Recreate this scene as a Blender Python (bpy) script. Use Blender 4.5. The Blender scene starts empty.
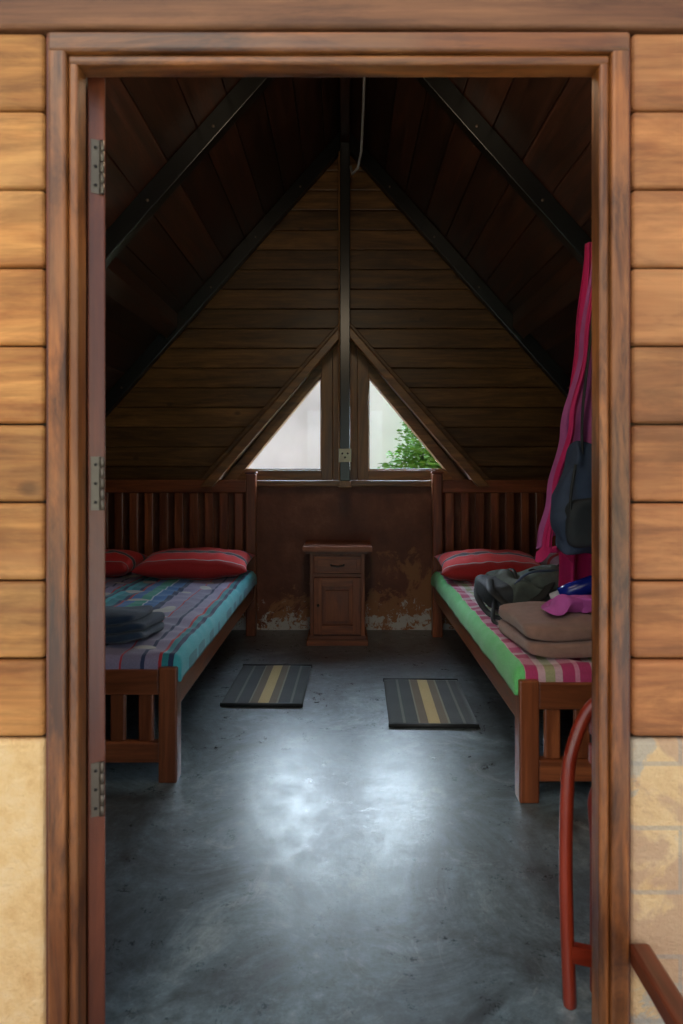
import bpy, math, random
from mathutils import Vector, Matrix, noise
random.seed(7)
S=bpy.context.scene
COL=S.collection

# ---------------------------------------------------------------- materials
MATS={}
def newmat(name):
    m=bpy.data.materials.new(name); m.use_nodes=True
    nt=m.node_tree; nt.nodes.clear()
    out=nt.nodes.new('ShaderNodeOutputMaterial'); b=nt.nodes.new('ShaderNodeBsdfPrincipled')
    nt.links.new(b.outputs[0],out.inputs[0])
    MATS[name]=m
    return m,nt,b
def N(nt,t,**k):
    n=nt.nodes.new(t)
    for a,v in k.items(): setattr(n,a,v)
    return n
def L(nt,a,b): nt.links.new(a,b)
def c4(c): return (c[0],c[1],c[2],1)
def ramp(nt,stops,interp='LINEAR'):
    r=N(nt,'ShaderNodeValToRGB'); cr=r.color_ramp; cr.interpolation=interp
    while len(cr.elements)>1: cr.elements.remove(cr.elements[-1])
    cr.elements[0].position=stops[0][0]; cr.elements[0].color=c4(stops[0][1])
    for p,c in stops[1:]:
        e=cr.elements.new(p); e.color=c4(c)
    return r
def mixc(nt,mode,fac,a,b):
    m=N(nt,'ShaderNodeMix',data_type='RGBA',blend_type=mode)
    if isinstance(fac,(int,float)): m.inputs[0].default_value=fac
    else: L(nt,fac,m.inputs[0])
    for s,i in ((a,6),(b,7)):
        if isinstance(s,(tuple,list)): m.inputs[i].default_value=c4(s)
        else: L(nt,s,m.inputs[i])
    return m.outputs[2]
def math_(nt,op,a,b=None,clamp=False):
    m=N(nt,'ShaderNodeMath',operation=op); m.use_clamp=clamp
    for s,i in ((a,0),(b,1)):
        if s is None: continue
        if isinstance(s,(int,float)): m.inputs[i].default_value=s
        else: L(nt,s,m.inputs[i])
    return m.outputs[0]
def noise_(nt,vec,scale,detail=4,rough=.55,dist=0):
    n=N(nt,'ShaderNodeTexNoise'); n.inputs['Scale'].default_value=scale
    n.inputs['Detail'].default_value=detail; n.inputs['Roughness'].default_value=rough
    n.inputs['Distortion'].default_value=dist
    if vec is not None: L(nt,vec,n.inputs['Vector'])
    return n.outputs[0]
def mapping(nt,vec,scale=(1,1,1),loc=None):
    m=N(nt,'ShaderNodeMapping'); m.inputs['Scale'].default_value=scale
    L(nt,vec,m.inputs['Vector'])
    if loc is not None: L(nt,loc,m.inputs['Location'])
    return m.outputs[0]
def bump(nt,b,h,strength=.3,dist=.01):
    n=N(nt,'ShaderNodeBump'); n.inputs['Strength'].default_value=strength; n.inputs['Distance'].default_value=dist
    L(nt,h,n.inputs['Height']); L(nt,n.outputs[0],b.inputs['Normal'])

def wood(name,dark,light,rough=.4,knots=0.0,weather=None,tonev=.35,coat=0.0,spec=.5,fine=.8,stain=0.0):
    for ax in 'xyz':
        m,nt,b=newmat(name+'_'+ax)
        tc=N(nt,'ShaderNodeTexCoord'); at=N(nt,'ShaderNodeAttribute',attribute_name='tone')
        cb=N(nt,'ShaderNodeCombineXYZ')
        t=math_(nt,'MULTIPLY',at.outputs['Fac'],37.0)
        for i in range(3): L(nt,t,cb.inputs[i])
        s=[9,9,9]; s['xyz'.index(ax)]=1.0
        v=mapping(nt,tc.outputs['Object'],tuple(s),cb.outputs[0])
        n1=noise_(nt,v,1.6,7,.65,.9)
        s2=[90,90,90]; s2['xyz'.index(ax)]=2.5
        n2=noise_(nt,mapping(nt,tc.outputs['Object'],tuple(s2),cb.outputs[0]),1.0,3,.6)
        r=ramp(nt,[(.34,dark),(.52,tuple((dark[i]+light[i])/2 for i in range(3))),(.66,light)])
        L(nt,n1,r.inputs[0]); col=r.outputs[0]
        f=math_(nt,'MULTIPLY_ADD',n2,fine); f.node.inputs[2].default_value=1-fine/2
        col=mixc(nt,'MULTIPLY',1.0,col,f)
        if knots:
            vo=N(nt,'ShaderNodeTexVoronoi'); vo.inputs['Scale'].default_value=1.0
            s3=[5,5,5]; s3['xyz'.index(ax)]=3.2
            L(nt,mapping(nt,tc.outputs['Object'],tuple(s3),cb.outputs[0]),vo.inputs['Vector'])
            kr=ramp(nt,[(0,(1,1,1)),(.05,(.9,.9,.9)),(.09,(0,0,0))])
            L(nt,vo.outputs['Distance'],kr.inputs[0])
            col=mixc(nt,'MIX',math_(nt,'MULTIPLY',kr.outputs[0],knots),col,tuple(c*.35 for c in dark))
        if weather:
            w=noise_(nt,tc.outputs['Object'],2.3,5,.65)
            wr=ramp(nt,[(.45,(0,0,0)),(.7,(1,1,1))]); L(nt,w,wr.inputs[0])
            col=mixc(nt,'MIX',math_(nt,'MULTIPLY',wr.outputs[0],.5),col,weather)
        if stain:
            s4=[16,16,16]; s4['xyz'.index(ax)]=3
            w=noise_(nt,mapping(nt,tc.outputs['Object'],tuple(s4),cb.outputs[0]),1.0,6,.7,.5)
            wr=ramp(nt,[(.47,(0,0,0)),(.62,(1,1,1))]); L(nt,w,wr.inputs[0])
            col=mixc(nt,'MIX',math_(nt,'MULTIPLY',wr.outputs[0],stain),col,tuple(c*.3 for c in dark))
        tf=math_(nt,'MULTIPLY_ADD',at.outputs['Fac'],tonev); tf.node.inputs[2].default_value=1-tonev/2
        col=mixc(nt,'MULTIPLY',1.0,col,tf)
        L(nt,col,b.inputs['Base Color'])
        rr=math_(nt,'MULTIPLY_ADD',n1,.25); rr.node.inputs[2].default_value=rough-.12
        L(nt,rr,b.inputs['Roughness']); b.inputs['Coat Weight'].default_value=coat
        b.inputs['Coat Roughness'].default_value=.25
        b.inputs['Specular IOR Level'].default_value=spec
        bump(nt,b,n2,.3,.002)
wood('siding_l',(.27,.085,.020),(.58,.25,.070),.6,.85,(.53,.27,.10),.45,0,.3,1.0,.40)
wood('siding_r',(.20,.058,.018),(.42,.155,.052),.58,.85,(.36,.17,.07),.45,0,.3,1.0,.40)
wood('casing',(.075,.019,.005),(.32,.095,.020),.36,0,(.28,.12,.045),.25,.1,.45,1.2,.75)
wood('headboard_wood',(.10,.034,.015),(.20,.078,.034),.5,0,None,.3,0,.3,.9,.4)
wood('leaf',(.07,.012,.004),(.18,.040,.014),.35,0,None,.2,.2)
wood('bedwood',(.12,.030,.010),(.34,.095,.030),.34,0,None,.4,.3)
wood('cabinet',(.12,.034,.012),(.36,.115,.042),.45,0,None,.3,.1,.35)
wood('inner',(.060,.026,.007),(.195,.090,.024),.42,.6,None,.6,0,.4,.9,.3)
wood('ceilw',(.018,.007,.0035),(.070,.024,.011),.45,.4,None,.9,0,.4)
wood('winframe',(.11,.045,.013),(.30,.135,.036),.4)
wood('chairred',(.15,.013,.005),(.27,.030,.010),.3,0,None,.1,.3)

def plain(name,col,rough=.5,metal=0,var=.15,scale=12,bmp=0.0,spec=None,sheen=0):
    m,nt,b=newmat(name)
    tc=N(nt,'ShaderNodeTexCoord'); n=noise_(nt,tc.outputs['Object'],scale,5)
    r=ramp(nt,[(.3,tuple(c*(1-var) for c in col)),(.7,tuple(min(1,c*(1+var)) for c in col))])
    L(nt,n,r.inputs[0]); L(nt,r.outputs[0],b.inputs['Base Color'])
    b.inputs['Roughness'].default_value=rough; b.inputs['Metallic'].default_value=metal
    if sheen: b.inputs['Sheen Weight'].default_value=sheen
    if bmp:
        n2=noise_(nt,tc.outputs['Object'],scale*12,3); bump(nt,b,n2,bmp,.004)
    return m
plain('blackpaint',(.006,.006,.005),.3)
plain('steel',(.16,.12,.09),.5,.7)
plain('darkmetal',(.05,.04,.035),.4,.8)
plain('outlet',(.62,.60,.42),.4)
plain('wire',(.34,.34,.32),.5)
plain('navy',(.010,.026,.055),.9,bmp=.6,scale=25,sheen=.2)
plain('packgrey',(.085,.105,.090),.8,bmp=.5,scale=30)
plain('packdark',(.025,.030,.034),.7,bmp=.4,scale=30)
plain('packteal',(.040,.060,.105),.75,bmp=.4,scale=30)
plain('strap',(.02,.022,.022),.6)
plain('blanket',(.30,.165,.120),.95,bmp=.8,scale=30,sheen=.2)
plain('magenta',(.60,.010,.13),.7,bmp=.2,scale=8,sheen=.1)
plain('lilac',(.42,.08,.27),.75,bmp=.2,scale=8,sheen=.1)
plain('pinkcloth',(.50,.09,.36),.75,bmp=.2,scale=20)
plain('bluebottle',(.01,.03,.35),.25)
plain('white',(.75,.76,.78),.5)
plain('rooftile',(.12,.06,.04),.8,bmp=.4)
plain('mattress',(.45,.42,.38),.9)
plain('leafgreen',(.12,.30,.04),.6,var=.5,scale=6)
plain('trunk',(.10,.07,.045),.9,bmp=.5)
plain('ground',(.22,.23,.12),.95,var=.3,scale=2)
plain('porch',(.34,.31,.27),.7,var=.15,scale=4)
plain('greyplaster',(.66,.64,.73),.9,var=.22,scale=1.2)
m,nt,b=newmat('glass'); nt.nodes.remove(b)
tr=N(nt,'ShaderNodeBsdfTransparent'); gl=N(nt,'ShaderNodeBsdfGlossy'); gl.inputs['Roughness'].default_value=.03
ms=N(nt,'ShaderNodeMixShader'); ms.inputs[0].default_value=.05
L(nt,tr.outputs[0],ms.inputs[1]); L(nt,gl.outputs[0],ms.inputs[2]); L(nt,ms.outputs[0],nt.nodes['Material Output'].inputs[0])
m,nt,b=newmat('fill_bulb'); b.inputs['Base Color'].default_value=(1,.9,.75,1); b.inputs['Emission Color'].default_value=(1,.85,.62,1); b.inputs['Emission Strength'].default_value=3  # glowing surface of the added fill lamp
# floor
m,nt,b=newmat('concretefloor'); tc=N(nt,'ShaderNodeTexCoord'); o=tc.outputs['Object']
r=ramp(nt,[(.36,(.028,.031,.030)),(.45,(.060,.074,.078)),(.54,(.105,.138,.148)),(.66,(.25,.285,.28))]); L(nt,noise_(nt,o,2.6,13,.80,.8),r.inputs[0])
f=math_(nt,'MULTIPLY_ADD',noise_(nt,o,20,11,.84),3.0); f.node.inputs[2].default_value=-.50
f=math_(nt,'MAXIMUM',f,.15)
col=mixc(nt,'MULTIPLY',1,r.outputs[0],f)
st=ramp(nt,[(.54,(0,0,0)),(.64,(1,1,1))]); L(nt,noise_(nt,o,5.5,12,.84,1.4),st.inputs[0])
col=mixc(nt,'MIX',math_(nt,'MULTIPLY',st.outputs[0],.45),col,(.33,.345,.32))
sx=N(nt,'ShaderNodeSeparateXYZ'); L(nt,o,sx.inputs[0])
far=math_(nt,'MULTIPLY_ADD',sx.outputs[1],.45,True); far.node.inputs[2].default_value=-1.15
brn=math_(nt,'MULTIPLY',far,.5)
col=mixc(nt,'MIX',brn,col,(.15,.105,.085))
L(nt,col,b.inputs['Base Color'])
rr=math_(nt,'MULTIPLY_ADD',noise_(nt,o,11,11,.86),.66); rr.node.inputs[2].default_value=.0
L(nt,rr,b.inputs['Roughness']); bump(nt,b,noise_(nt,o,7,10,.72),.16,.012); b.inputs['Specular IOR Level'].default_value=1.0
for nm,peel in (('plaster_l',0),('plaster_r',1)):
    m,nt,b=newmat(nm); tc=N(nt,'ShaderNodeTexCoord'); o=tc.outputs['Object']
    r=ramp(nt,[(.30,(.64,.33,.12)),(.5,(.80,.49,.22)),(.72,(.86,.60,.34))]); L(nt,noise_(nt,o,9,10,.75),r.inputs[0]); col=r.outputs[0]
    if peel:
        col=mixc(nt,'MIX',.35,col,(.50,.34,.22))
        s1=ramp(nt,[(.44,(0,0,0)),(.49,(1,1,1))]); L(nt,noise_(nt,o,5,5,.6,.5),s1.inputs[0])
        col=mixc(nt,'MIX',math_(nt,'MULTIPLY',s1.outputs[0],.7),col,(.47,.27,.17))
        s2=ramp(nt,[(.53,(0,0,0)),(.57,(1,1,1))]); L(nt,noise_(nt,o,6.5,6,.7,.7),s2.inputs[0])
        col=mixc(nt,'MIX',math_(nt,'MULTIPLY',s2.outputs[0],.7),col,(.42,.37,.31))
        br=N(nt,'ShaderNodeTexBrick'); br.inputs['Scale'].default_value=1; br.inputs['Brick Width'].default_value=.30; br.inputs['Row Height'].default_value=.115; br.inputs['Mortar Size'].default_value=.005; br.inputs['Mortar Smooth'].default_value=.4
        sx=N(nt,'ShaderNodeSeparateXYZ'); L(nt,o,sx.inputs[0]); cb=N(nt,'ShaderNodeCombineXYZ'); L(nt,sx.outputs[0],cb.inputs[0]); L(nt,sx.outputs[2],cb.inputs[1]); L(nt,cb.outputs[0],br.inputs['Vector'])
        col=mixc(nt,'MIX',math_(nt,'MULTIPLY',br.outputs['Fac'],.5),col,(.33,.29,.26))
    L(nt,col,b.inputs['Base Color']); b.inputs['Roughness'].default_value=.9
    bump(nt,b,noise_(nt,o,80,6,.65),.8,.008)
m,nt,b=newmat('plinth'); tc=N(nt,'ShaderNodeTexCoord'); o=tc.outputs['Object']
r=ramp(nt,[(.3,(.115,.032,.014)),(.55,(.200,.064,.028)),(.75,(.30,.12,.060))]); L(nt,noise_(nt,o,4,9,.7),r.inputs[0]); col=r.outputs[0]
sx=N(nt,'ShaderNodeSeparateXYZ'); L(nt,o,sx.inputs[0])
zz=math_(nt,'MULTIPLY_ADD',sx.outputs[2],-.60); zz.node.inputs[2].default_value=.26
xg=math_(nt,'ABSOLUTE',math_(nt,'SUBTRACT',sx.outputs[0],.42)); xm=math_(nt,'MULTIPLY_ADD',xg,-.20); xm.node.inputs[2].default_value=.12
lv=math_(nt,'ADD',math_(nt,'ADD',noise_(nt,o,5,8,.7,.6),zz),xm)
p1=ramp(nt,[(.62,(0,0,0)),(.68,(1,1,1))]); L(nt,lv,p1.inputs[0])
col=mixc(nt,'MIX',math_(nt,'MULTIPLY',p1.outputs[0],.85),col,(.40,.17,.06))
lv2=math_(nt,'ADD',noise_(nt,o,16,9,.8,.5),math_(nt,'MULTIPLY',zz,1.3))
p2=ramp(nt,[(.78,(0,0,0)),(.81,(1,1,1))]); L(nt,lv2,p2.inputs[0])
col=mixc(nt,'MIX',p2.outputs[0],col,(.60,.56,.48))
L(nt,col,b.inputs['Base Color']); b.inputs['Roughness'].default_value=.5; b.inputs['Specular IOR Level'].default_value=.35
bump(nt,b,noise_(nt,o,20,6,.6),.3,.01)

def stripes(name,axis,period,off,cols,rough=.85,second=None,edge=None):
    m,nt,b=newmat(name); tc=N(nt,'ShaderNodeTexCoord'); sx=N(nt,'ShaderNodeSeparateXYZ'); L(nt,tc.outputs['Object'],sx.inputs[0])
    def st(axis,period,off,cols):
        t=math_(nt,'FRACT',math_(nt,'DIVIDE',math_(nt,'ADD',sx.outputs['xyz'.index(axis)],off),period))
        tot=sum(w for w,_ in cols); acc=0; stops=[]
        for w,c in cols: stops.append((acc/tot,c)); acc+=w
        r=ramp(nt,stops,'CONSTANT'); L(nt,t,r.inputs[0]); return r.outputs[0]
    col=st(axis,period,off,cols)
    if second: col=mixc(nt,'MIX',.5,col,st(*second))
    if edge:
        ex,ec,sgn=edge
        g=math_(nt,'LESS_THAN' if sgn<0 else 'GREATER_THAN',sx.outputs[0],ex)
        col=mixc(nt,'MIX',g,col,ec)
    nn=noise_(nt,tc.outputs['Object'],180,2); f=math_(nt,'MULTIPLY_ADD',nn,.5); f.node.inputs[2].default_value=.75
    col=mixc(nt,'MULTIPLY',1,col,f)
    L(nt,col,b.inputs['Base Color']); b.inputs['Roughness'].default_value=rough
    b.inputs['Sheen Weight'].default_value=.15
    bump(nt,b,nn,.3,.002)
TEAL=(.02,.21,.24);TURQ=(.05,.36,.40);NAVY=(.02,.035,.09);LIL=(.25,.21,.31);RED=(.45,.03,.04);BLU=(.04,.14,.34);LI2=(.19,.17,.25);GRN=(.04,.26,.18)
stripes('sheetstripe','x',.60,.58+.60*3,[(.05,TEAL),(.02,NAVY),(.012,RED),(.05,BLU),(.06,GRN),(.010,(.40,.42,.5)),(.07,BLU),(.03,NAVY),(.09,LIL),(.008,RED),(.07,LI2),(.015,NAVY),(.05,LIL),(.012,RED),(.025,TEAL),(.02,NAVY),(.03,TURQ)])
PK=(.70,.36,.44);MAR=(.36,.015,.08);LIME=(.16,.52,.13);WH=(.60,.60,.54)
stripes('sheetcheck','x',.18,.02,[(.03,WH),(.05,MAR),(.02,PK),(.05,MAR),(.03,WH),(.04,LIME)],second=('y',.20,0,[(.06,PK),(.05,MAR),(.03,WH),(.06,(.46,.05,.16))]),edge=(.600,(.13,.50,.15),-1))
DG=(.040,.046,.044)
stripes('pillowred','y',.42,.21,[(.05,(.45,.02,.02)),(.006,(.5,.4,.4)),(.09,(.74,.022,.02)),(.006,(.5,.4,.4)),(.035,(.10,.08,.09)),(.006,(.5,.4,.4)),(.12,(.70,.03,.025)),(.03,(.10,.08,.09)),(.06,(.5,.02,.02))])
stripes('pillowlilac','y',.30,.15,[(.05,(.45,.3,.42)),(.02,RED),(.06,(.5,.38,.5)),(.02,DG)])
stripes('matstripe','x',.38,.19,[(.06,DG),(.012,(.12,.12,.10)),(.055,DG),(.008,(.2,.18,.12)),(.035,(.14,.10,.06)),(.05,(.46,.33,.13)),(.035,(.14,.10,.06)),(.008,(.2,.18,.12)),(.055,DG),(.012,(.12,.12,.10)),(.05,DG)],rough=.95)

# ---------------------------------------------------------------- mesh builder
class B:
    def __init__(s): s.v=[];s.f=[];s.m=[];s.t=[];s.sm=[];s.mats=[]
    def mi(s,n):
        if n not in s.mats: s.mats.append(n)
        return s.mats.index(n)
    def add(s,vs,fs,mat,smooth=False,tone=None):
        o=len(s.v); s.v+= [tuple(v) for v in vs]; mi=s.mi(mat); t=random.random() if tone is None else tone
        for f in fs: s.f.append([o+i for i in f]); s.m.append(mi); s.t.append(t); s.sm.append(smooth)
    def wm(s,mat,d):
        if mat+'_x' in MATS:
            d=[abs(c) for c in d]; return mat+'_'+'xyz'[d.index(max(d))]
        return mat
    def box(s,x0,x1,y0,y1,z0,z1,mat,ax=None,tone=None):
        mm=mat+'_'+ax if ax else s.wm(mat,(x1-x0,y1-y0,z1-z0))
        vs=[(x,y,z) for x in(x0,x1) for y in(y0,y1) for z in(z0,z1)]
        s.add(vs,[(0,1,3,2),(4,6,7,5),(0,4,5,1),(2,3,7,6),(0,2,6,4),(1,5,7,3)],mm,tone=tone)
    def beam(s,p0,p1,w,h,mat,up=(0,0,1),tone=None):
        p0=Vector(p0);p1=Vector(p1);d=(p1-p0).normalized();u=Vector(up)
        r=d.cross(u).normalized();u=r.cross(d)
        vs=[p+r*a*w/2+u*b_*h/2 for p in(p0,p1) for a in(-1,1) for b_ in(-1,1)]
        s.add(vs,[(0,1,3,2),(4,6,7,5),(0,4,5,1),(2,3,7,6),(0,2,6,4),(1,5,7,3)],s.wm(mat,d),tone=tone)
    def prism(s,poly,y0,y1,mat,ax=None,tone=None):
        n=len(poly); mm=mat+'_'+ax if ax else mat
        ar=sum(poly[i][0]*poly[(i+1)%n][1]-poly[(i+1)%n][0]*poly[i][1] for i in range(n))
        if ar<0: poly=poly[::-1]
        vs=[(x,y0,z) for x,z in poly]+[(x,y1,z) for x,z in poly]
        fs=[tuple(range(n)),tuple(range(2*n-1,n-1,-1))]+[(i,i+n,(i+1)%n+n,(i+1)%n) for i in range(n)]
        s.add(vs,fs,mm,tone=tone)
    def tube(s,pts,r,mat,n=10,flat=1.0,caps=True):
        pts=[Vector(p) for p in pts]; rings=[];u=None
        for i,p in enumerate(pts):
            d=(pts[min(i+1,len(pts)-1)]-pts[max(i-1,0)]).normalized()
            if u is None: u=Vector((0,0,1)) if abs(d.z)<.9 else Vector((1,0,0))
            u=(u-d*u.dot(d)).normalized(); w=d.cross(u)
            rr=r[i] if isinstance(r,(list,tuple)) else r
            rings.append([p+w*math.cos(a)*rr+u*math.sin(a)*rr*flat for a in [2*math.pi*k/n for k in range(n)]])
        vs=[v for q in rings for v in q]
        fs=[(i*n+k,i*n+(k+1)%n,(i+1)*n+(k+1)%n,(i+1)*n+k) for i in range(len(pts)-1) for k in range(n)]
        if caps: fs+=[tuple(range(n-1,-1,-1)),tuple(range((len(pts)-1)*n,len(pts)*n))]
        d=pts[-1]-pts[0]
        s.add(vs,fs,s.wm(mat,d),True)
    def grid(s,fn,nu,nv,mat,flip=False):
        vs=[fn(i/nu,j/nv) for i in range(nu+1) for j in range(nv+1)]
        fs=[]
        for i in range(nu):
            for j in range(nv):
                q=(i*(nv+1)+j,(i+1)*(nv+1)+j,(i+1)*(nv+1)+j+1,i*(nv+1)+j+1)
                fs.append(q[::-1] if flip else q)
        s.add(vs,fs,mat,True)
    def sell(s,c,d,mat,e1=.3,e2=.3,nu=40,nv=24,rot=None,defo=None,amp=0,fr=8):
        c=Vector(c); sg=lambda a,e: math.copysign(abs(a)**e,a)
        R=Matrix.Identity(3) if rot is None else rot
        vs=[];fs=[]
        for j in range(nv+1):
            ph=-math.pi/2+math.pi*j/nv
            for i in range(nu):
                th=2*math.pi*i/nu
                p=Vector((sg(math.cos(ph),e1)*sg(math.cos(th),e2)*d[0]/2,sg(math.cos(ph),e1)*sg(math.sin(th),e2)*d[1]/2,sg(math.sin(ph),e1)*d[2]/2))
                if defo: p=defo(p)
                p=R@p+c
                if amp: p+=noise.noise_vector(p*fr)*amp
                vs.append(p)
        for j in range(nv):
            for i in range(nu):
                fs.append((j*nu+i,j*nu+(i+1)%nu,(j+1)*nu+(i+1)%nu,(j+1)*nu+i))
        s.add(vs,fs,mat,True)
    def obj(s,name,recenter=True,bevel=0,parent=None,segs=2,solid=0,sub=0,weld=False):
        me=bpy.data.meshes.new(name)
        off=Vector((0,0,0))
        if recenter:
            xs=[v[0] for v in s.v];ys=[v[1] for v in s.v];zs=[v[2] for v in s.v]
            off=Vector(((min(xs)+max(xs))/2,(min(ys)+max(ys))/2,min(zs)))
        me.from_pydata([tuple(Vector(v)-off) for v in s.v],[],s.f)
        for n in s.mats: me.materials.append(MATS[n])
        me.polygons.foreach_set('material_index',s.m); me.polygons.foreach_set('use_smooth',s.sm)
        a=me.attributes.new('tone','FLOAT','FACE'); a.data.foreach_set('value',s.t)
        me.validate(); me.update()
        ob=bpy.data.objects.new(name,me); COL.objects.link(ob); ob.location=off
        if weld:
            w=ob.modifiers.new('w','WELD'); w.merge_threshold=.0003
        if solid:
            q=ob.modifiers.new('s','SOLIDIFY'); q.thickness=solid; q.offset=0
        if bevel:
            q=ob.modifiers.new('b','BEVEL'); q.width=bevel; q.segments=segs; q.limit_method='ANGLE'; q.angle_limit=math.radians(40)
        if parent:
            ob.parent=parent; ob.location=off-parent.location
        return ob
def empty(name,loc):
    e=bpy.data.objects.new(name,None); e.location=loc; e.empty_display_size=.1; COL.objects.link(e); return e

# ---------------------------------------------------------------- room shell
K=1.125; YF=1.15; YB=4.47
roofx=lambda z,top=3.42: (top-z)/K
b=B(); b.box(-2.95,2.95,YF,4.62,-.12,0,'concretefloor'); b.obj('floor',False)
b=B(); b.box(-4,4,-3.5,YF,-.2,-.03,'porch'); b.obj('porch_slab',False)
b=B(); b.box(-30,30,-25,30,-.6,-.25,'ground'); b.obj('ground',False)

for sgn,nm in((-1,'left'),(1,'right')):
    b=B()
    b.prism([(0,3.47),(0,3.60),(sgn*3.35,3.60-K*3.35),(sgn*3.35,3.47-K*3.35)],.95,4.95,'rooftile')
    b.obj('roof_'+nm,False)
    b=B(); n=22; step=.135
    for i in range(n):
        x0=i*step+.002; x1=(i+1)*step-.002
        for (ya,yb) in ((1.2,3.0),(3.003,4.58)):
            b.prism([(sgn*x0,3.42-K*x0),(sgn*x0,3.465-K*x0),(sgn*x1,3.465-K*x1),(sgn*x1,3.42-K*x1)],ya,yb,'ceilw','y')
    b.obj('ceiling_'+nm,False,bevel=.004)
    for k,y in enumerate((1.62,2.99,4.395)):
        b=B(); x1=2.78
        b.prism([(sgn*.0305,3.285-K*.0305),(sgn*.0305,3.415-K*.0305),(sgn*x1,3.415-K*x1),(sgn*x1,3.285-K*x1)],y-.03,y+.03,'blackpaint')
        for t in range(1,9):
            x=sgn*t*.3; z=3.34-K*abs(x)
            b.tube([(x,y-.036,z),(x,y-.028,z)],.008,'steel',8)
        b.obj('rafter',True,bevel=.004)
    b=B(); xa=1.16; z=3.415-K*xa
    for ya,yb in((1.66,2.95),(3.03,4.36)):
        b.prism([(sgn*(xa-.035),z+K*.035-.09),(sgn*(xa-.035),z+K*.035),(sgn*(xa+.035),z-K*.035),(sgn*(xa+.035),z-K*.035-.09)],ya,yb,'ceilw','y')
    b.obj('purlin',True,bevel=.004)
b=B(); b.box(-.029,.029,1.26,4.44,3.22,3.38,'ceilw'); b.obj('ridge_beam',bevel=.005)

RL=-.536; RR=.512
rows=[.622+.14*i for i in range(0,20)]
for sgn,nm in((-1,'left'),(1,'right')):
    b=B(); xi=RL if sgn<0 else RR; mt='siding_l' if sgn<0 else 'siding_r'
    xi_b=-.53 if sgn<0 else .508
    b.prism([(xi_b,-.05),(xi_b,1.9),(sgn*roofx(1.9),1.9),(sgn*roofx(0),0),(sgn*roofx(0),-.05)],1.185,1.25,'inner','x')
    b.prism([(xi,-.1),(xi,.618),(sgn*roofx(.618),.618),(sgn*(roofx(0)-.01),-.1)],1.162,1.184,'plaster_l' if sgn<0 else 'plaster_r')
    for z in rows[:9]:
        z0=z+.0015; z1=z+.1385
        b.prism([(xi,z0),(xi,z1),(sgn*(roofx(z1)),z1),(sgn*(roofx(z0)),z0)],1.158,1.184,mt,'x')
    b.obj('wall_front_'+nm,False,bevel=.009,segs=3)
b=B()
b.prism([(-roofx(1.9),1.9),(roofx(1.9),1.9),(0,3.42)],1.185,1.25,'inner','x')
for z in rows[9:18]:
    z0=z+.0015;z1=z+.1385
    b.prism([(-roofx(z0),z0),(-roofx(z1),z1),(roofx(z1),z1),(roofx(z0),z0)],1.150 if z<1.9 else 1.158,1.184,'headboard_wood' if z<1.9 else 'siding_r','x')
b.obj('wall_front_gable',False,bevel=.007,segs=3)

XL=-.4725; XR=.45; ZT=1.8165
b=B()
b.box(-.522,-.4905,1.140,1.19,-.03,1.868,'casing'); b.box(-.490,XL,1.149,1.19,-.03,ZT+.0175,'casing')
b.box(-.535,-.5225,1.160,1.20,-.03,1.88,'leaf')
b.box(.4685,.500,1.140,1.19,-.03,1.868,'casing'); b.box(XR,.468,1.149,1.19,-.03,ZT+.0175,'casing')
b.box(.5005,.511,1.160,1.20,-.03,1.88,'leaf')
b.box(-.522,.500,1.138,1.19,1.8345,1.869,'casing'); b.box(-.490,.468,1.147,1.19,ZT,1.834,'casing')
b.box(-.535,.511,1.160,1.20,1.8695,1.883,'leaf')
b.box(-.528,-.505,1.191,1.265,-.03,1.90,'casing'); b.box(.488,.507,1.191,1.265,-.03,1.90,'casing'); b.box(-.504,.487,1.191,1.265,1.870,1.90,'casing')
b.obj('door_frame',True,bevel=.007,segs=3)

e=empty('door_1',(-.475,1.20,0))
dv=Vector((-.5,.866,0)); pv=Vector((.866,.5,0)); h0=Vector((-.477,1.204,0))
def leafbox(b,a0,a1,t0,t1,z0,z1,mat,ax='z'):
    vs=[h0+dv*a+pv*t+Vector((0,0,z)) for a in(a0,a1) for t in(t0,t1) for z in(z0,z1)]
    b.add(vs,[(0,1,3,2),(4,6,7,5),(0,4,5,1),(2,3,7,6),(0,2,6,4),(1,5,7,3)],mat+'_'+ax if mat+'_x' in MATS else mat)
b=B()
T=.032
leafbox(b,0,.10,0,T,.012,1.84,'leaf'); leafbox(b,.80,.90,0,T,.012,1.84,'leaf')
for z0,z1 in((.012,.2),(.85,1.0),(1.70,1.84)): leafbox(b,.1,.8,.001,T-.001,z0,z1,'leaf','x')
for z0,z1 in((.2,.85),(1.0,1.70)):
    leafbox(b,.1,.8,.011,T-.011,z0,z1,'leaf'); leafbox(b,.16,.74,.004,T-.004,z0+.06,z1-.06,'leaf')
b.obj('leaf',True,bevel=.003,parent=e)
b=B()
for z in(1.665,1.075,.505):
    leafbox(b,-.0015,0,.006,.023,z-.05,z+.05,'steel')
    for dz in(-.035,0,.035):
        p=h0+pv*.014+dv*-.001+Vector((0,0,z+dz)); b.tube([p,p-dv*.002],.003,'darkmetal',8)
    p=h0-dv*.003+pv*.025
    for k in range(5): 
        za=z-.05+k*.0202; b.tube([p+Vector((0,0,za)),p+Vector((0,0,za+.0185))],.0045,'steel',12)
b.obj('hinges',True,parent=e)
b=B(); 
leafbox(b,.825,.875,T,T+.004,.87,1.05,'steel'); q=h0+dv*.85+pv*(T+.004)+Vector((0,0,.98))
b.tube([q,q+pv*.045,q+pv*.05-dv*.01,q+pv*.05-dv*.11],.009,'steel',12); b.obj('handle',True,parent=e)

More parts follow.
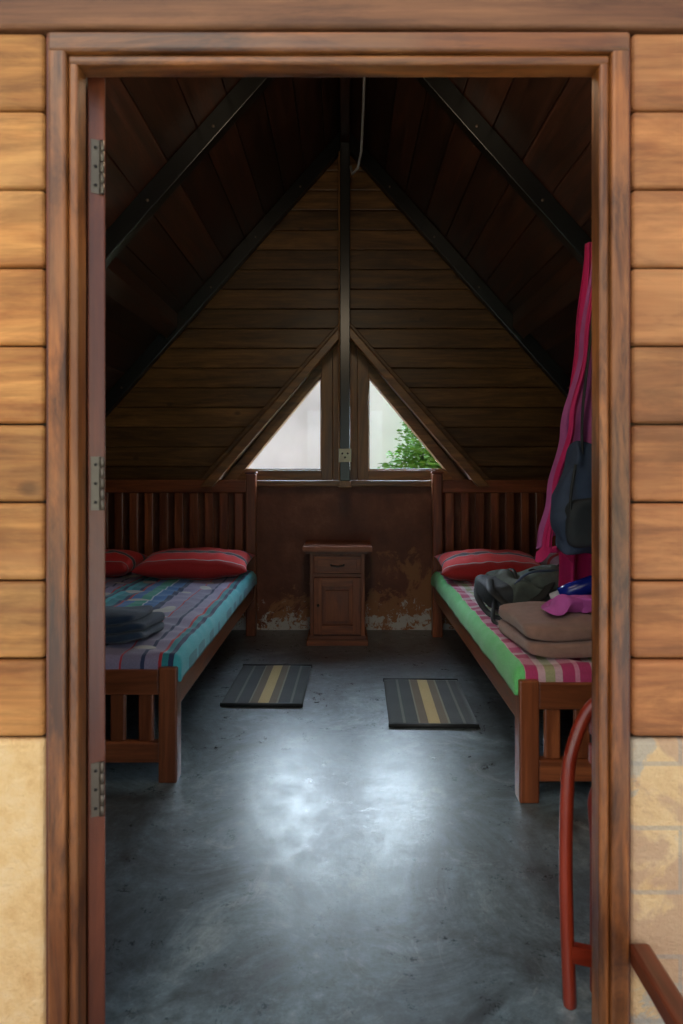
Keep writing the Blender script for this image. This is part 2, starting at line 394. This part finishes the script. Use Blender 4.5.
# ---------------------------------------------------------------- back wall with windows
ZS=1.03; wx=lambda z:(2.055-z)/1.235
b=B()
b.box(-2.95,2.95,YB,4.60,0,.985,'plinth'); b.obj('wall_back_plinth',False)
b=B()
for sgn in(-1,1):
    b.prism([(sgn*wx(.985),.985),(sgn*.0,2.055),(0,3.42),(sgn*roofx(.985),.985)],YB+.02,4.60,'inner','x')
z=.988
while z<3.35:
    z0=z+.001;z1=min(z+.134,3.40)
    if z1<=2.055:
        for sgn in(-1,1):
            b.prism([(sgn*wx(z0),z0),(sgn*wx(z1),z1),(sgn*roofx(z1),z1),(sgn*roofx(z0),z0)],YB-.004,YB+.019,'inner','x')
    elif z0<2.055:
        for sgn in(-1,1):
            b.prism([(sgn*wx(z0),z0),(0,2.055),(0,z1),(sgn*roofx(z1),z1),(sgn*roofx(z0),z0)],YB-.004,YB+.019,'inner','x')
    else:
        b.prism([(-roofx(z0),z0),(-roofx(z1),z1),(roofx(z1),z1),(roofx(z0),z0)],YB-.004,YB+.019,'inner','x')
    z+=.1355
b.obj('wall_back',False,bevel=.006)
for sgn,nm in((-1,'window_1'),(1,'window_2')):
    b=B(); gx=.160; 
    pr=lambda P,y0,y1,ax:b.prism([(sgn*x,z) for x,z in P],y0,y1,'winframe',ax)
    pr([(.085,ZS),(gx,ZS),(gx,1.858),(.085,1.95)],4.44,4.54,'z')
    pr([(gx,1.738),(gx,1.858),(.83,ZS),(.748,ZS)],4.445,4.54,'x')
    pr([(gx,ZS),(.748,ZS),(.692,1.10),(gx,1.10)],4.45,4.54,'x')
    b.prism([(sgn*gx,1.10),(sgn*.692,1.10),(sgn*gx,1.738)],4.500,4.505,'glass')
    pr([(gx,1.10),(gx+.010,1.10),(gx+.010,1.725),(gx,1.738)],4.47,4.50,'z')
    pr([(gx,1.10),(.692,1.10),(.683,1.110),(gx,1.110)],4.47,4.50,'x')
    b.obj(nm,True,bevel=.003)
    b=B()
    b.prism([(0,2.00),(0,2.075),(sgn*.95,.99),(sgn*.87,.99)],4.24,4.30,'winframe','x')
    b.prism([(0,2.03),(0,2.055),(sgn*.92,.99),(sgn*.885,.99)],4.301,4.466,'inner','x')
    b.prism([(0,2.09),(0,2.125),(sgn*1.01,.99),(sgn*.955,.99)],4.32,4.466,'inner','x')
    b.obj('trim_%d'%(1 if sgn<0 else 2),True,bevel=.006)
b=B(); b.prism([(-.084,ZS),(.084,ZS),(.084,1.95),(0,2.054),(-.084,1.95)],4.46,4.56,'winframe','z'); b.obj('trim_3',True,bevel=.003)
b=B(); b.box(-.72,.72,4.38,4.56,.988,1.028,'winframe'); b.obj('window_sill',True,bevel=.006)
b=B(); b.box(-.032,.032,4.16,4.225,1.03,3.20,'blackpaint'); b.box(-.042,-.0325,4.175,4.21,1.03,3.15,'winframe'); b.box(-.04,.04,4.15,4.37,.985,1.03,'winframe')
b.obj('post',True,bevel=.004)
b=B(); b.box(-.040,.040,4.138,4.158,1.150,1.236,'outlet'); 
for x,z in((-.017,1.205),(.017,1.205),(0,1.18)): b.tube([(x,4.1385,z),(x,4.134,z)],.007,'darkmetal',8)
b.obj('wall_outlet',True,bevel=.004)
b=B()
b.tube([(.10,1.7,3.19),(.105,2.6,3.18),(.10,3.2,3.20),(.105,3.75,3.17),(.10,4.0,3.06),(.08,4.07,2.99),(.045,4.11,2.97),(.035,4.13,3.03)],.008,'wire',8)
b.obj('electric_cable')

e=empty('added_fill_lamp',(0,1.95,2.60))  # invented lamp, hung out of frame to brighten the dark interior
b=B(); b.tube([(0,1.95,3.22),(0,1.95,2.80)],.005,'strap',8); b.tube([(0,1.95,2.80),(0,1.95,2.72)],[.018,.022],'strap',14)
b.obj('fill_lamp_cord',True,parent=e)
b=B(); b.sell((0,1.95,2.655),(.10,.10,.14),'fill_bulb',1,1,24,16); b.obj('fill_bulb',True,parent=e)

# ---------------------------------------------------------------- beds
def bed(xin,xout,yf,yh,sheetmat,zt=.44):
    s=1 if xout>xin else -1
    e=empty('bed',((xin+xout)/2,(yf+yh)/2,0))
    b=B()
    P=.066
    def X(a,c):
        p=xin+s*a;q=xin+s*c; return (min(p,q),max(p,q))
    W=abs(xout-xin)
    for a in(0,W-P):
        x0,x1=X(a,a+P)
        b.box(x0,x1,yf,yf+P,0,.405,'bedwood'); b.box(x0,x1,yh-P,yh,0,1.075,'bedwood')
        b.box(x0-.006,x1+.006,yh-P-.006,yh+.006,1.075,1.09,'bedwood',ax='x')
    x0,x1=X(P,W-P)
    b.box(x0,x1,yf+.012,yf+P-.014,.305,.395,'bedwood'); b.box(x0,x1,yf+.014,yf+P-.014,.065,.138,'bedwood')
    n=int((W-2*P)/.098); g=(W-2*P)/n
    for i in range(n):
        a=P+g*(i+.5); c0,c1=X(a-.027,a+.027); b.box(c0,c1,yf+.022,yf+.042,.138,.305,'bedwood')
    b.box(x0,x1,yh-P+.012,yh-.012,.95,1.035,'bedwood'); b.box(x0,x1,yh-P+.014,yh-.014,.36,.45,'bedwood')
    for i in range(n):
        a=P+g*(i+.5); c0,c1=X(a-.029,a+.029); b.box(c0,c1,yh-.044,yh-.022,.45,.95,'bedwood')
    for a in(.012,W-.042):
        c0,c1=X(a,a+.03); b.box(c0,c1,yf+P,yh-P,.245,.365,'bedwood')
    for i in range(14):
        y=yf+.12+i*(yh-yf-.3)/13; c0,c1=X(.042,W-.042); b.box(c0,c1,y,y+.07,.29,.305,'bedwood')
    b.obj('frame',True,bevel=.006,parent=e)
    b=B(); x0,x1=X(.045,W-.045)
    b.sell(((x0+x1)/2,(yf+yh)/2,.372),(x1-x0,yh-yf-2*P-.02,.13),'mattress',.15,.12)
    b.obj('mattress',True,parent=e)
    b=B(); x0,x1=X(-.004,W+.004); y0=yf+P*.35; y1=yh-P-.01; R=.03; D=.055
    nx,ny=110,150
    def fn(u,v):
        lu=u*(x1-x0+2*D)-D; lv=v*(y1-y0+2*D)-D
        wx_=x1-x0; wy=y1-y0
        x=min(max(lu,0),wx_);y=min(max(lv,0),wy)
        dx=max(0,-lu,lu-wx_); dy=max(0,-lv,lv-wy)
        ex=min(x,wx_-x); ey=min(y,wy-y)
        r=0
        for q in(ex,ey):
            if q<R: r+= R-math.sqrt(max(0,R*R-(R-q)**2))
        z=zt-min(r,.04)-max(dx,dy)
        z=max(z,zt-.09)
        X_,Y_=x0+x,y0+y
        w=noise.noise(Vector((X_*5,Y_*3,1.3)))*.012+(1-abs(noise.noise(Vector((X_*7+Y_*3,Y_*8,4)))*2))*.010-.005
        fl=noise.noise(Vector((Y_*7,X_*7,2)))*.008 if (dx>0 or dy>0) else 0
        sx=-1 if lu<0 else 1
        return (X_+(sx*(fl+.004) if dx>0 else 0), Y_-(abs(fl) if dy>0 and lv<0 else 0), z+w*(1 if dx==0 and dy==0 else .3))
    b.grid(fn,nx,ny,sheetmat)
    o=b.obj('bedsheet',False,solid=.004)
    o.parent=e; o.matrix_parent_inverse=Matrix.Translation(-e.location)
    return e
bed(-.590,-1.72,2.28,4.36,'sheetstripe')
bed(.575,1.70,2.14,4.33,'sheetcheck')

def pillow(c,d,mat,rz=0,tilt=0,seed=0):
    b=B(); R=Matrix.Rotation(rz,3,'Z')@Matrix.Rotation(tilt,3,'X'); c=Vector(c)
    def mk(sg):
        def fn(u,v):
            a=u*2-1;q=v*2-1
            h=max(0,(1-abs(a)**2.6))**.5*max(0,(1-abs(q)**2.4))**.5
            x=a*d[0]/2*(1-.07*(1-abs(q)**2)*a*a); y=q*d[1]/2*(1-.08*(1-abs(a)**2)*q*q)
            z=sg*h*d[2]/2
            nz=noise.noise(Vector((x*9+seed,y*9,sg)))*.014*h+noise.noise(Vector((x*22+seed,y*16,sg)))*.006*h
            return R@Vector((x,y,z+nz))
        return fn
    b.grid(mk(1),44,32,mat); b.grid(mk(-1),44,32,mat,flip=True)
    me=b.obj('pillow',False,weld=True); me.location=c
    return me
pillow((-.925,4.03,.522),(.69,.42,.165),'pillowred',.02,.10,1)
pillow((-1.48,4.06,.518),(.38,.40,.15),'pillowred',-.03,.08,5)
pillow((.875,3.93,.524),(.63,.42,.165),'pillowred',-.04,.12,9)
pillow((1.40,3.98,.524),(.36,.40,.16),'pillowlilac',.05,.10,12)

b=B()
for k,(dz,w,dx) in enumerate(((.0,.46,0),(.034,.44,.01),(.066,.40,-.01))):
    b.sell((-.975+dx,2.55,.470+dz),(w,.30-.02*k,.044),'navy',.55,.25,60,24,amp=.022,fr=8)
b.obj('folded_towel')

# ---------------------------------------------------------------- night stand
b=B()
cx=-.048; hw=.172
b.box(cx-hw,cx+hw,4.09,4.41,.06,.575,'cabinet',ax='z',tone=.3)
b.box(cx-hw-.02,cx+hw+.02,4.065,4.42,.0,.035,'cabinet'); b.box(cx-hw-.010,cx+hw+.010,4.078,4.415,.035,.06,'cabinet')
b.box(cx-hw-.022,cx+hw+.022,4.065,4.42,.575,.592,'cabinet'); b.box(cx-hw-.045,cx+hw+.045,4.04,4.43,.592,.622,'cabinet',tone=.9)
b.box(cx-hw,cx-hw+.022,4.078,4.09,.06,.575,'cabinet'); b.box(cx+hw-.022,cx+hw,4.078,4.09,.06,.575,'cabinet')
b.box(cx-hw+.022,cx+hw-.022,4.079,4.09,.430,.450,'cabinet')
b.box(cx-hw+.028,cx+hw-.028,4.064,4.089,.456,.560,'cabinet',tone=.8)
b.box(cx-hw+.050,cx+hw-.050,4.054,4.064,.474,.543,'cabinet',tone=.9)
dx0,dx1=cx-hw+.026,cx+hw-.026
b.box(dx0,dx0+.05,4.060,4.089,.075,.425,'cabinet',tone=.85); b.box(dx1-.05,dx1,4.060,4.089,.075,.425,'cabinet',tone=.8)
b.box(dx0+.05,dx1-.05,4.061,4.089,.075,.128,'cabinet',tone=.8); b.box(dx0+.05,dx1-.05,4.061,4.089,.372,.425,'cabinet',tone=.9)
b.box(dx0+.05,dx1-.05,4.084,4.089,.128,.372,'cabinet',ax='z',tone=.1); b.box(dx0+.074,dx1-.074,4.066,4.084,.154,.346,'cabinet',ax='z',tone=.7)
b.tube([(cx-.04,4.054,.508),(cx-.038,4.038,.506),(cx,4.033,.500),(cx+.038,4.038,.506),(cx+.04,4.054,.508)],.006,'darkmetal',8)
b.sell((cx-hw+.052,4.052,.255),(.018,.02,.018),'darkmetal',1,1,12,8)
b.obj('nightstand',True,bevel=.006)

def mat_(c,rz):
    b=B(); 
    def fn(u,v):
        x=(u-.5)*.38;y=(v-.5)*.60
        return (x,y,.007+noise.noise(Vector((x*6+c[0],y*6,0)))*.003)
    b.grid(fn,20,30,'matstripe'); 
    for s in(-1,1): b.tube([(-.19,s*.30,.007),(.19,s*.30,.007)],.006,'strap',6)
    o=b.obj('floor_mat',False,solid=.008); o.location=(c[0],c[1],.002); o.rotation_euler=(0,0,rz)
mat_((-.382,3.32),-.02); mat_((.385,3.075),-.02)

# ---------------------------------------------------------------- stuff on right bed
b=B()
for k,(z,w,dd,dx,dy) in enumerate(((.482,.70,.40,.0,0),(.540,.69,.39,-.004,.005))):
    b.sell((.970+dx,2.42+dy,z),(w,dd,.068),'blanket',.42,.16,100,36,amp=.020,fr=6)
    b.sell((.982+dx,2.425+dy,z+.004),(w-.03,dd+.014,.012),'blanket',.5,.2,80,12,amp=.020,fr=6)
b.obj('folded_blanket')
b=B()
for i in range(6):
    R=Matrix.Rotation(random.uniform(-.6,.6),3,'Z')
    b.sell((.79+i*.055,2.39+random.uniform(-.04,.04),.604+.010*(i%2)),(.16,.12,.042),'pinkcloth',.8,.8,40,28,rot=R,amp=.050,fr=15)
b.obj('pink_scarf')

e=empty('backpack',(.85,3.02,.45)); b=B()
R=Matrix.Rotation(.15,3,'Z')
b.sell((.93,3.02,.545),(.52,.34,.17),'packgrey',.6,.5,72,48,rot=R,amp=.05,fr=9)
b.obj('body',True,parent=e)
b=B()
b.sell((.70,2.98,.540),(.17,.30,.12),'packdark',.65,.6,40,24,rot=R,amp=.03,fr=9)
b.sell((.92,2.90,.605),(.24,.14,.08),'packgrey',.5,.5,40,20,rot=R,amp=.022,fr=10)
b.sell((1.08,2.90,.57),(.20,.20,.12),'packdark',.6,.6,40,20,rot=R,amp=.02,fr=10)
b.obj('pockets',True,parent=e)
b=B()
def arc(pts,n=8):
    out=[];P=[Vector(p) for p in pts]; P=[P[0]]+P+[P[-1]]
    for i in range(1,len(P)-2):
        for k in range(n):
            t=k/n;a,b_,c,d=P[i-1],P[i],P[i+1],P[i+2]
            out.append(.5*((2*b_)+(c-a)*t+(2*a-5*b_+4*c-d)*t*t+(3*b_-a-3*c+d)*t**3))
    out.append(P[-2]); return out
b.tube(arc([(.66,2.96,.60),(.64,2.82,.57),(.72,2.74,.52),(.84,2.78,.56),(.92,2.86,.63)]),.018,'strap',10,.35)
b.tube(arc([(.64,3.10,.58),(.61,3.0,.52),(.64,2.88,.462),(.70,2.78,.456),(.66,2.68,.456)]),.014,'strap',10,.35)
b.tube(arc([(.74,2.84,.60),(.82,2.84,.655),(1.0,2.88,.645),(1.12,2.85,.60)]),.010,'packteal',10,.5)
b.tube(arc([(.68,2.90,.56),(.63,2.76,.46),(.70,2.70,.456),(.63,2.60,.456)]),.009,'strap',8,.4)
for x in(.76,.87,1.0): b.tube(arc([(x,3.18,.57),(x,3.05,.63),(x,2.92,.645),(x,2.84,.56)]),.009,'strap',8,.4)
b.obj('straps',True,parent=e)
b=B()
b.tube([(.90,2.72,.575),(.94,2.71,.592),(.98,2.70,.609),(1.03,2.69,.63),(1.045,2.685,.637),(1.06,2.68,.642)],[.034,.037,.037,.037,.03,.016],'bluebottle',20)
b.tube([(.865,2.73,.560),(.90,2.72,.575)],[.022,.024],'white',16)
b.obj('water_bottle')

# ---------------------------------------------------------------- hanging clothes
def cloth(b,mat,prof,y,amp,folds,seed,wob=.02):
    def fn(u,v):
        t=v*(len(prof)-1); i=min(int(t),len(prof)-2); f=t-i; f2=f*f*(3-2*f)
        z=prof[i][0]*(1-f)+prof[i+1][0]*f; xl=prof[i][1]*(1-f2)+prof[i+1][1]*f2; xr=prof[i][2]*(1-f2)+prof[i+1][2]*f2
        x=xl+(xr-xl)*u
        a=amp*(.35+.65*v)
        yy=y+math.sin(u*folds*2*math.pi+seed+v*1.2)*a+noise.noise(Vector((u*4,v*5,seed)))*wob
        return (x,yy,z-.03*math.sin(u*7+seed)*(v>.95))
    b.grid(fn,60,70,mat)
e=empty('hanging_clothes',(1.05,2.72,1.3))
b=B(); cloth(b,'magenta',[(2.07,1.03,1.08),(1.7,.995,1.18),(1.2,.94,1.23),(.8,.92,1.26),(.60,.925,1.23)],2.78,.035,4,.4); b.obj('magenta_sarong',True,solid=.003,parent=e)
b=B(); cloth(b,'lilac',[(2.05,1.03,1.07),(1.6,.975,1.10),(1.26,.895,1.08),(1.0,.84,1.06),(.80,.795,1.03)],2.70,.014,3,1.9,.012); b.obj('lilac_scarf',True,solid=.003,parent=e)
b=B(); cloth(b,'magenta',[(2.05,1.035,1.05),(1.6,.98,1.0),(1.3,.92,.945),(1.0,.85,.88),(.79,.81,.850),(.75,.78,.94)],2.665,.008,1,.9,.01); b.obj('shawl_hem',True,solid=.003,parent=e)
b=B(); b.tube([(1.065,2.70,2.16),(1.065,2.70,2.06),(1.05,2.67,2.03),(1.04,2.63,2.05)],.006,'steel',8); b.obj('hook',True,parent=e)
e=empty('hanging_daypack',(.98,2.55,1.0)); b=B()
def df(p):
    t=(p.z/.21+1)/2
    k=1.05-.45*max(0,t-.35); return Vector((p.x*k+.02*t,p.y*k,p.z))
b.sell((.955,2.55,.985),(.27,.12,.42),'packteal',.35,.5,72,60,defo=df,amp=.030,fr=11)
b.sell((.930,2.485,.90),(.17,.06,.18),'packdark',.4,.4,44,24,amp=.014,fr=11)
b.obj('bag',True,parent=e)
b=B(); b.tube(arc([(.92,2.52,1.16),(.93,2.54,1.35),(.99,2.58,1.75),(1.04,2.63,2.05)]),.010,'strap',8,.5); b.tube(arc([(1.0,2.52,1.16),(1.02,2.54,1.4),(1.04,2.58,1.75),(1.045,2.63,2.05)]),.010,'strap',8,.5)
b.tube(arc([(.88,2.48,1.12),(.855,2.465,.98),(.87,2.465,.84)]),.006,'strap',8)
b.obj('straps',True,parent=e)

# ---------------------------------------------------------------- folded red chair by the door
b=B(); r=.0135
b.tube(arc([(.462,1.335,.0),(.452,1.33,.25),(.455,1.33,.45),(.468,1.33,.54),(.505,1.33,.615),(.57,1.33,.65),(.68,1.33,.655),(.79,1.33,.65),(.85,1.33,.60),(.87,1.33,.52),(.875,1.33,.25),(.87,1.335,0)]),r,'chairred_z',14)
b.tube(arc([(.53,1.37,0),(.53,1.37,.30),(.53,1.37,.42),(.60,1.37,.46),(.74,1.37,.46),(.80,1.37,.42),(.80,1.37,.3),(.80,1.37,0)]),r,'chairred_z',12)
b.beam((.455,1.33,.115),(.868,1.33,.03),.02,.035,'chairred'); b.beam((.53,1.37,.12),(.80,1.37,.12),.02,.03,'chairred')
for k in range(4): b.box(.53,.80,1.345,1.357,.17+k*.065,.22+k*.065,'chairred')
for k in range(2): b.box(.50,.86,1.322,1.338,.50+k*.06,.54+k*.06,'chairred')
b.obj('folding_chair',True,bevel=.003)

b=B()
b.box(.503,.540,.1,1.155,.225,.262,'leaf'); b.box(.505,.538,.1,1.155,.06,.09,'leaf')
for y in(.15,.55): b.box(.506,.537,y,y+.035,-.03,.225,'leaf')
b.obj('porch_railing',True,bevel=.006)

# ---------------------------------------------------------------- outside behind the cabin
b=B(); b.box(-6,.95,7.4,7.6,-.3,2.35,'greyplaster'); b.box(-6.05,1.0,7.35,7.65,2.35,2.43,'greyplaster')
b.obj('neighbour_wall',False)
b=B()
for i in range(13000):
    th=random.uniform(0,6.283); ph=math.acos(random.uniform(-1,1)); rr=random.uniform(.5,1)
    c=random.choice([(1.15,6.3,1.1,.50),(1.75,6.45,1.4,.75),(.70,6.4,.98,.40),(2.9,6.4,1.2,.8),(.92,6.35,1.38,.42)])
    p=Vector((c[0]+c[3]*rr*math.sin(ph)*math.cos(th),c[1]+c[3]*rr*math.sin(ph)*math.sin(th),c[2]+c[3]*rr*math.cos(ph)))
    R=Matrix.Rotation(random.uniform(0,6.28),3,'Z')@Matrix.Rotation(random.uniform(-1.2,1.2),3,'X'); s=random.uniform(.035,.07)
    q=[Vector((-.5,0,0)),Vector((0,-.28,.08)),Vector((.6,0,-.05)),Vector((0,.28,.08))]
    b.add([p+R@(k*s) for k in q],[(0,1,2,3)],'leafgreen')
for c in((1.15,6.3),(1.75,6.45),(2.9,6.4)): b.tube([(c[0],c[1],-.3),(c[0]+.05,c[1],.5),(c[0]-.03,c[1]+.04,1.2)],[.05,.04,.02],'trunk',8)
b.obj('garden_bush')

# ---------------------------------------------------------------- light
w=bpy.data.worlds.new('World'); S.world=w; w.use_nodes=True; nt=w.node_tree; nt.nodes.clear()
out=N(nt,'ShaderNodeOutputWorld'); bg=N(nt,'ShaderNodeBackground'); tc=N(nt,'ShaderNodeTexCoord'); sx=N(nt,'ShaderNodeSeparateXYZ')
L(nt,tc.outputs['Generated'],sx.inputs[0])
r=ramp(nt,[(0,(.30,.28,.22)),(.49,(.40,.40,.34)),(.53,(.82,.92,1.0)),(.75,(.70,.86,1.0)),(1,(.50,.70,1.0))])
t=math_(nt,'MULTIPLY_ADD',sx.outputs[2],.5); t.node.inputs[2].default_value=.5
L(nt,t,r.inputs[0]); L(nt,r.outputs[0],bg.inputs[0])
yb=ramp(nt,[(.10,(0,0,0)),(.75,(1,1,1))]); L(nt,sx.outputs[1],yb.inputs[0])
st=math_(nt,'MULTIPLY_ADD',yb.outputs[0],40.0); st.node.inputs[2].default_value=1.2
L(nt,st,bg.inputs[1]); L(nt,bg.outputs[0],out.inputs[0])
sd=bpy.data.lights.new('sun','SUN'); sd.energy=1.1; sd.angle=math.radians(35); sd.color=(1,.86,.68)
so=bpy.data.objects.new('sun',sd); COL.objects.link(so); so.rotation_euler=(math.radians(50),0,math.radians(-18))
ld=bpy.data.lights.new('added_fill_light','POINT'); ld.energy=17; ld.shadow_soft_size=.12; ld.color=(1,.80,.56)  # added interior fill, since door and window alone leave the room dark
lo=bpy.data.objects.new('added_fill_light',ld); COL.objects.link(lo); lo.location=(0,1.95,2.50)

S.view_settings.view_transform='Standard'

# ---------------------------------------------------------------- camera
cd=bpy.data.cameras.new('camera'); cam=bpy.data.objects.new('camera',cd); COL.objects.link(cam)
cam.location=(0,0,1.1); cam.rotation_euler=(math.pi/2,0,0)
cd.sensor_width=36; cd.sensor_fit='AUTO'; cd.lens=650/1024*36; cd.shift_x=-3.5/1024; cd.shift_y=-42/1024
cd.clip_start=.05
cd.dof.use_dof=True; cd.dof.focus_distance=3.6; cd.dof.aperture_fstop=5.0
S.camera=cam
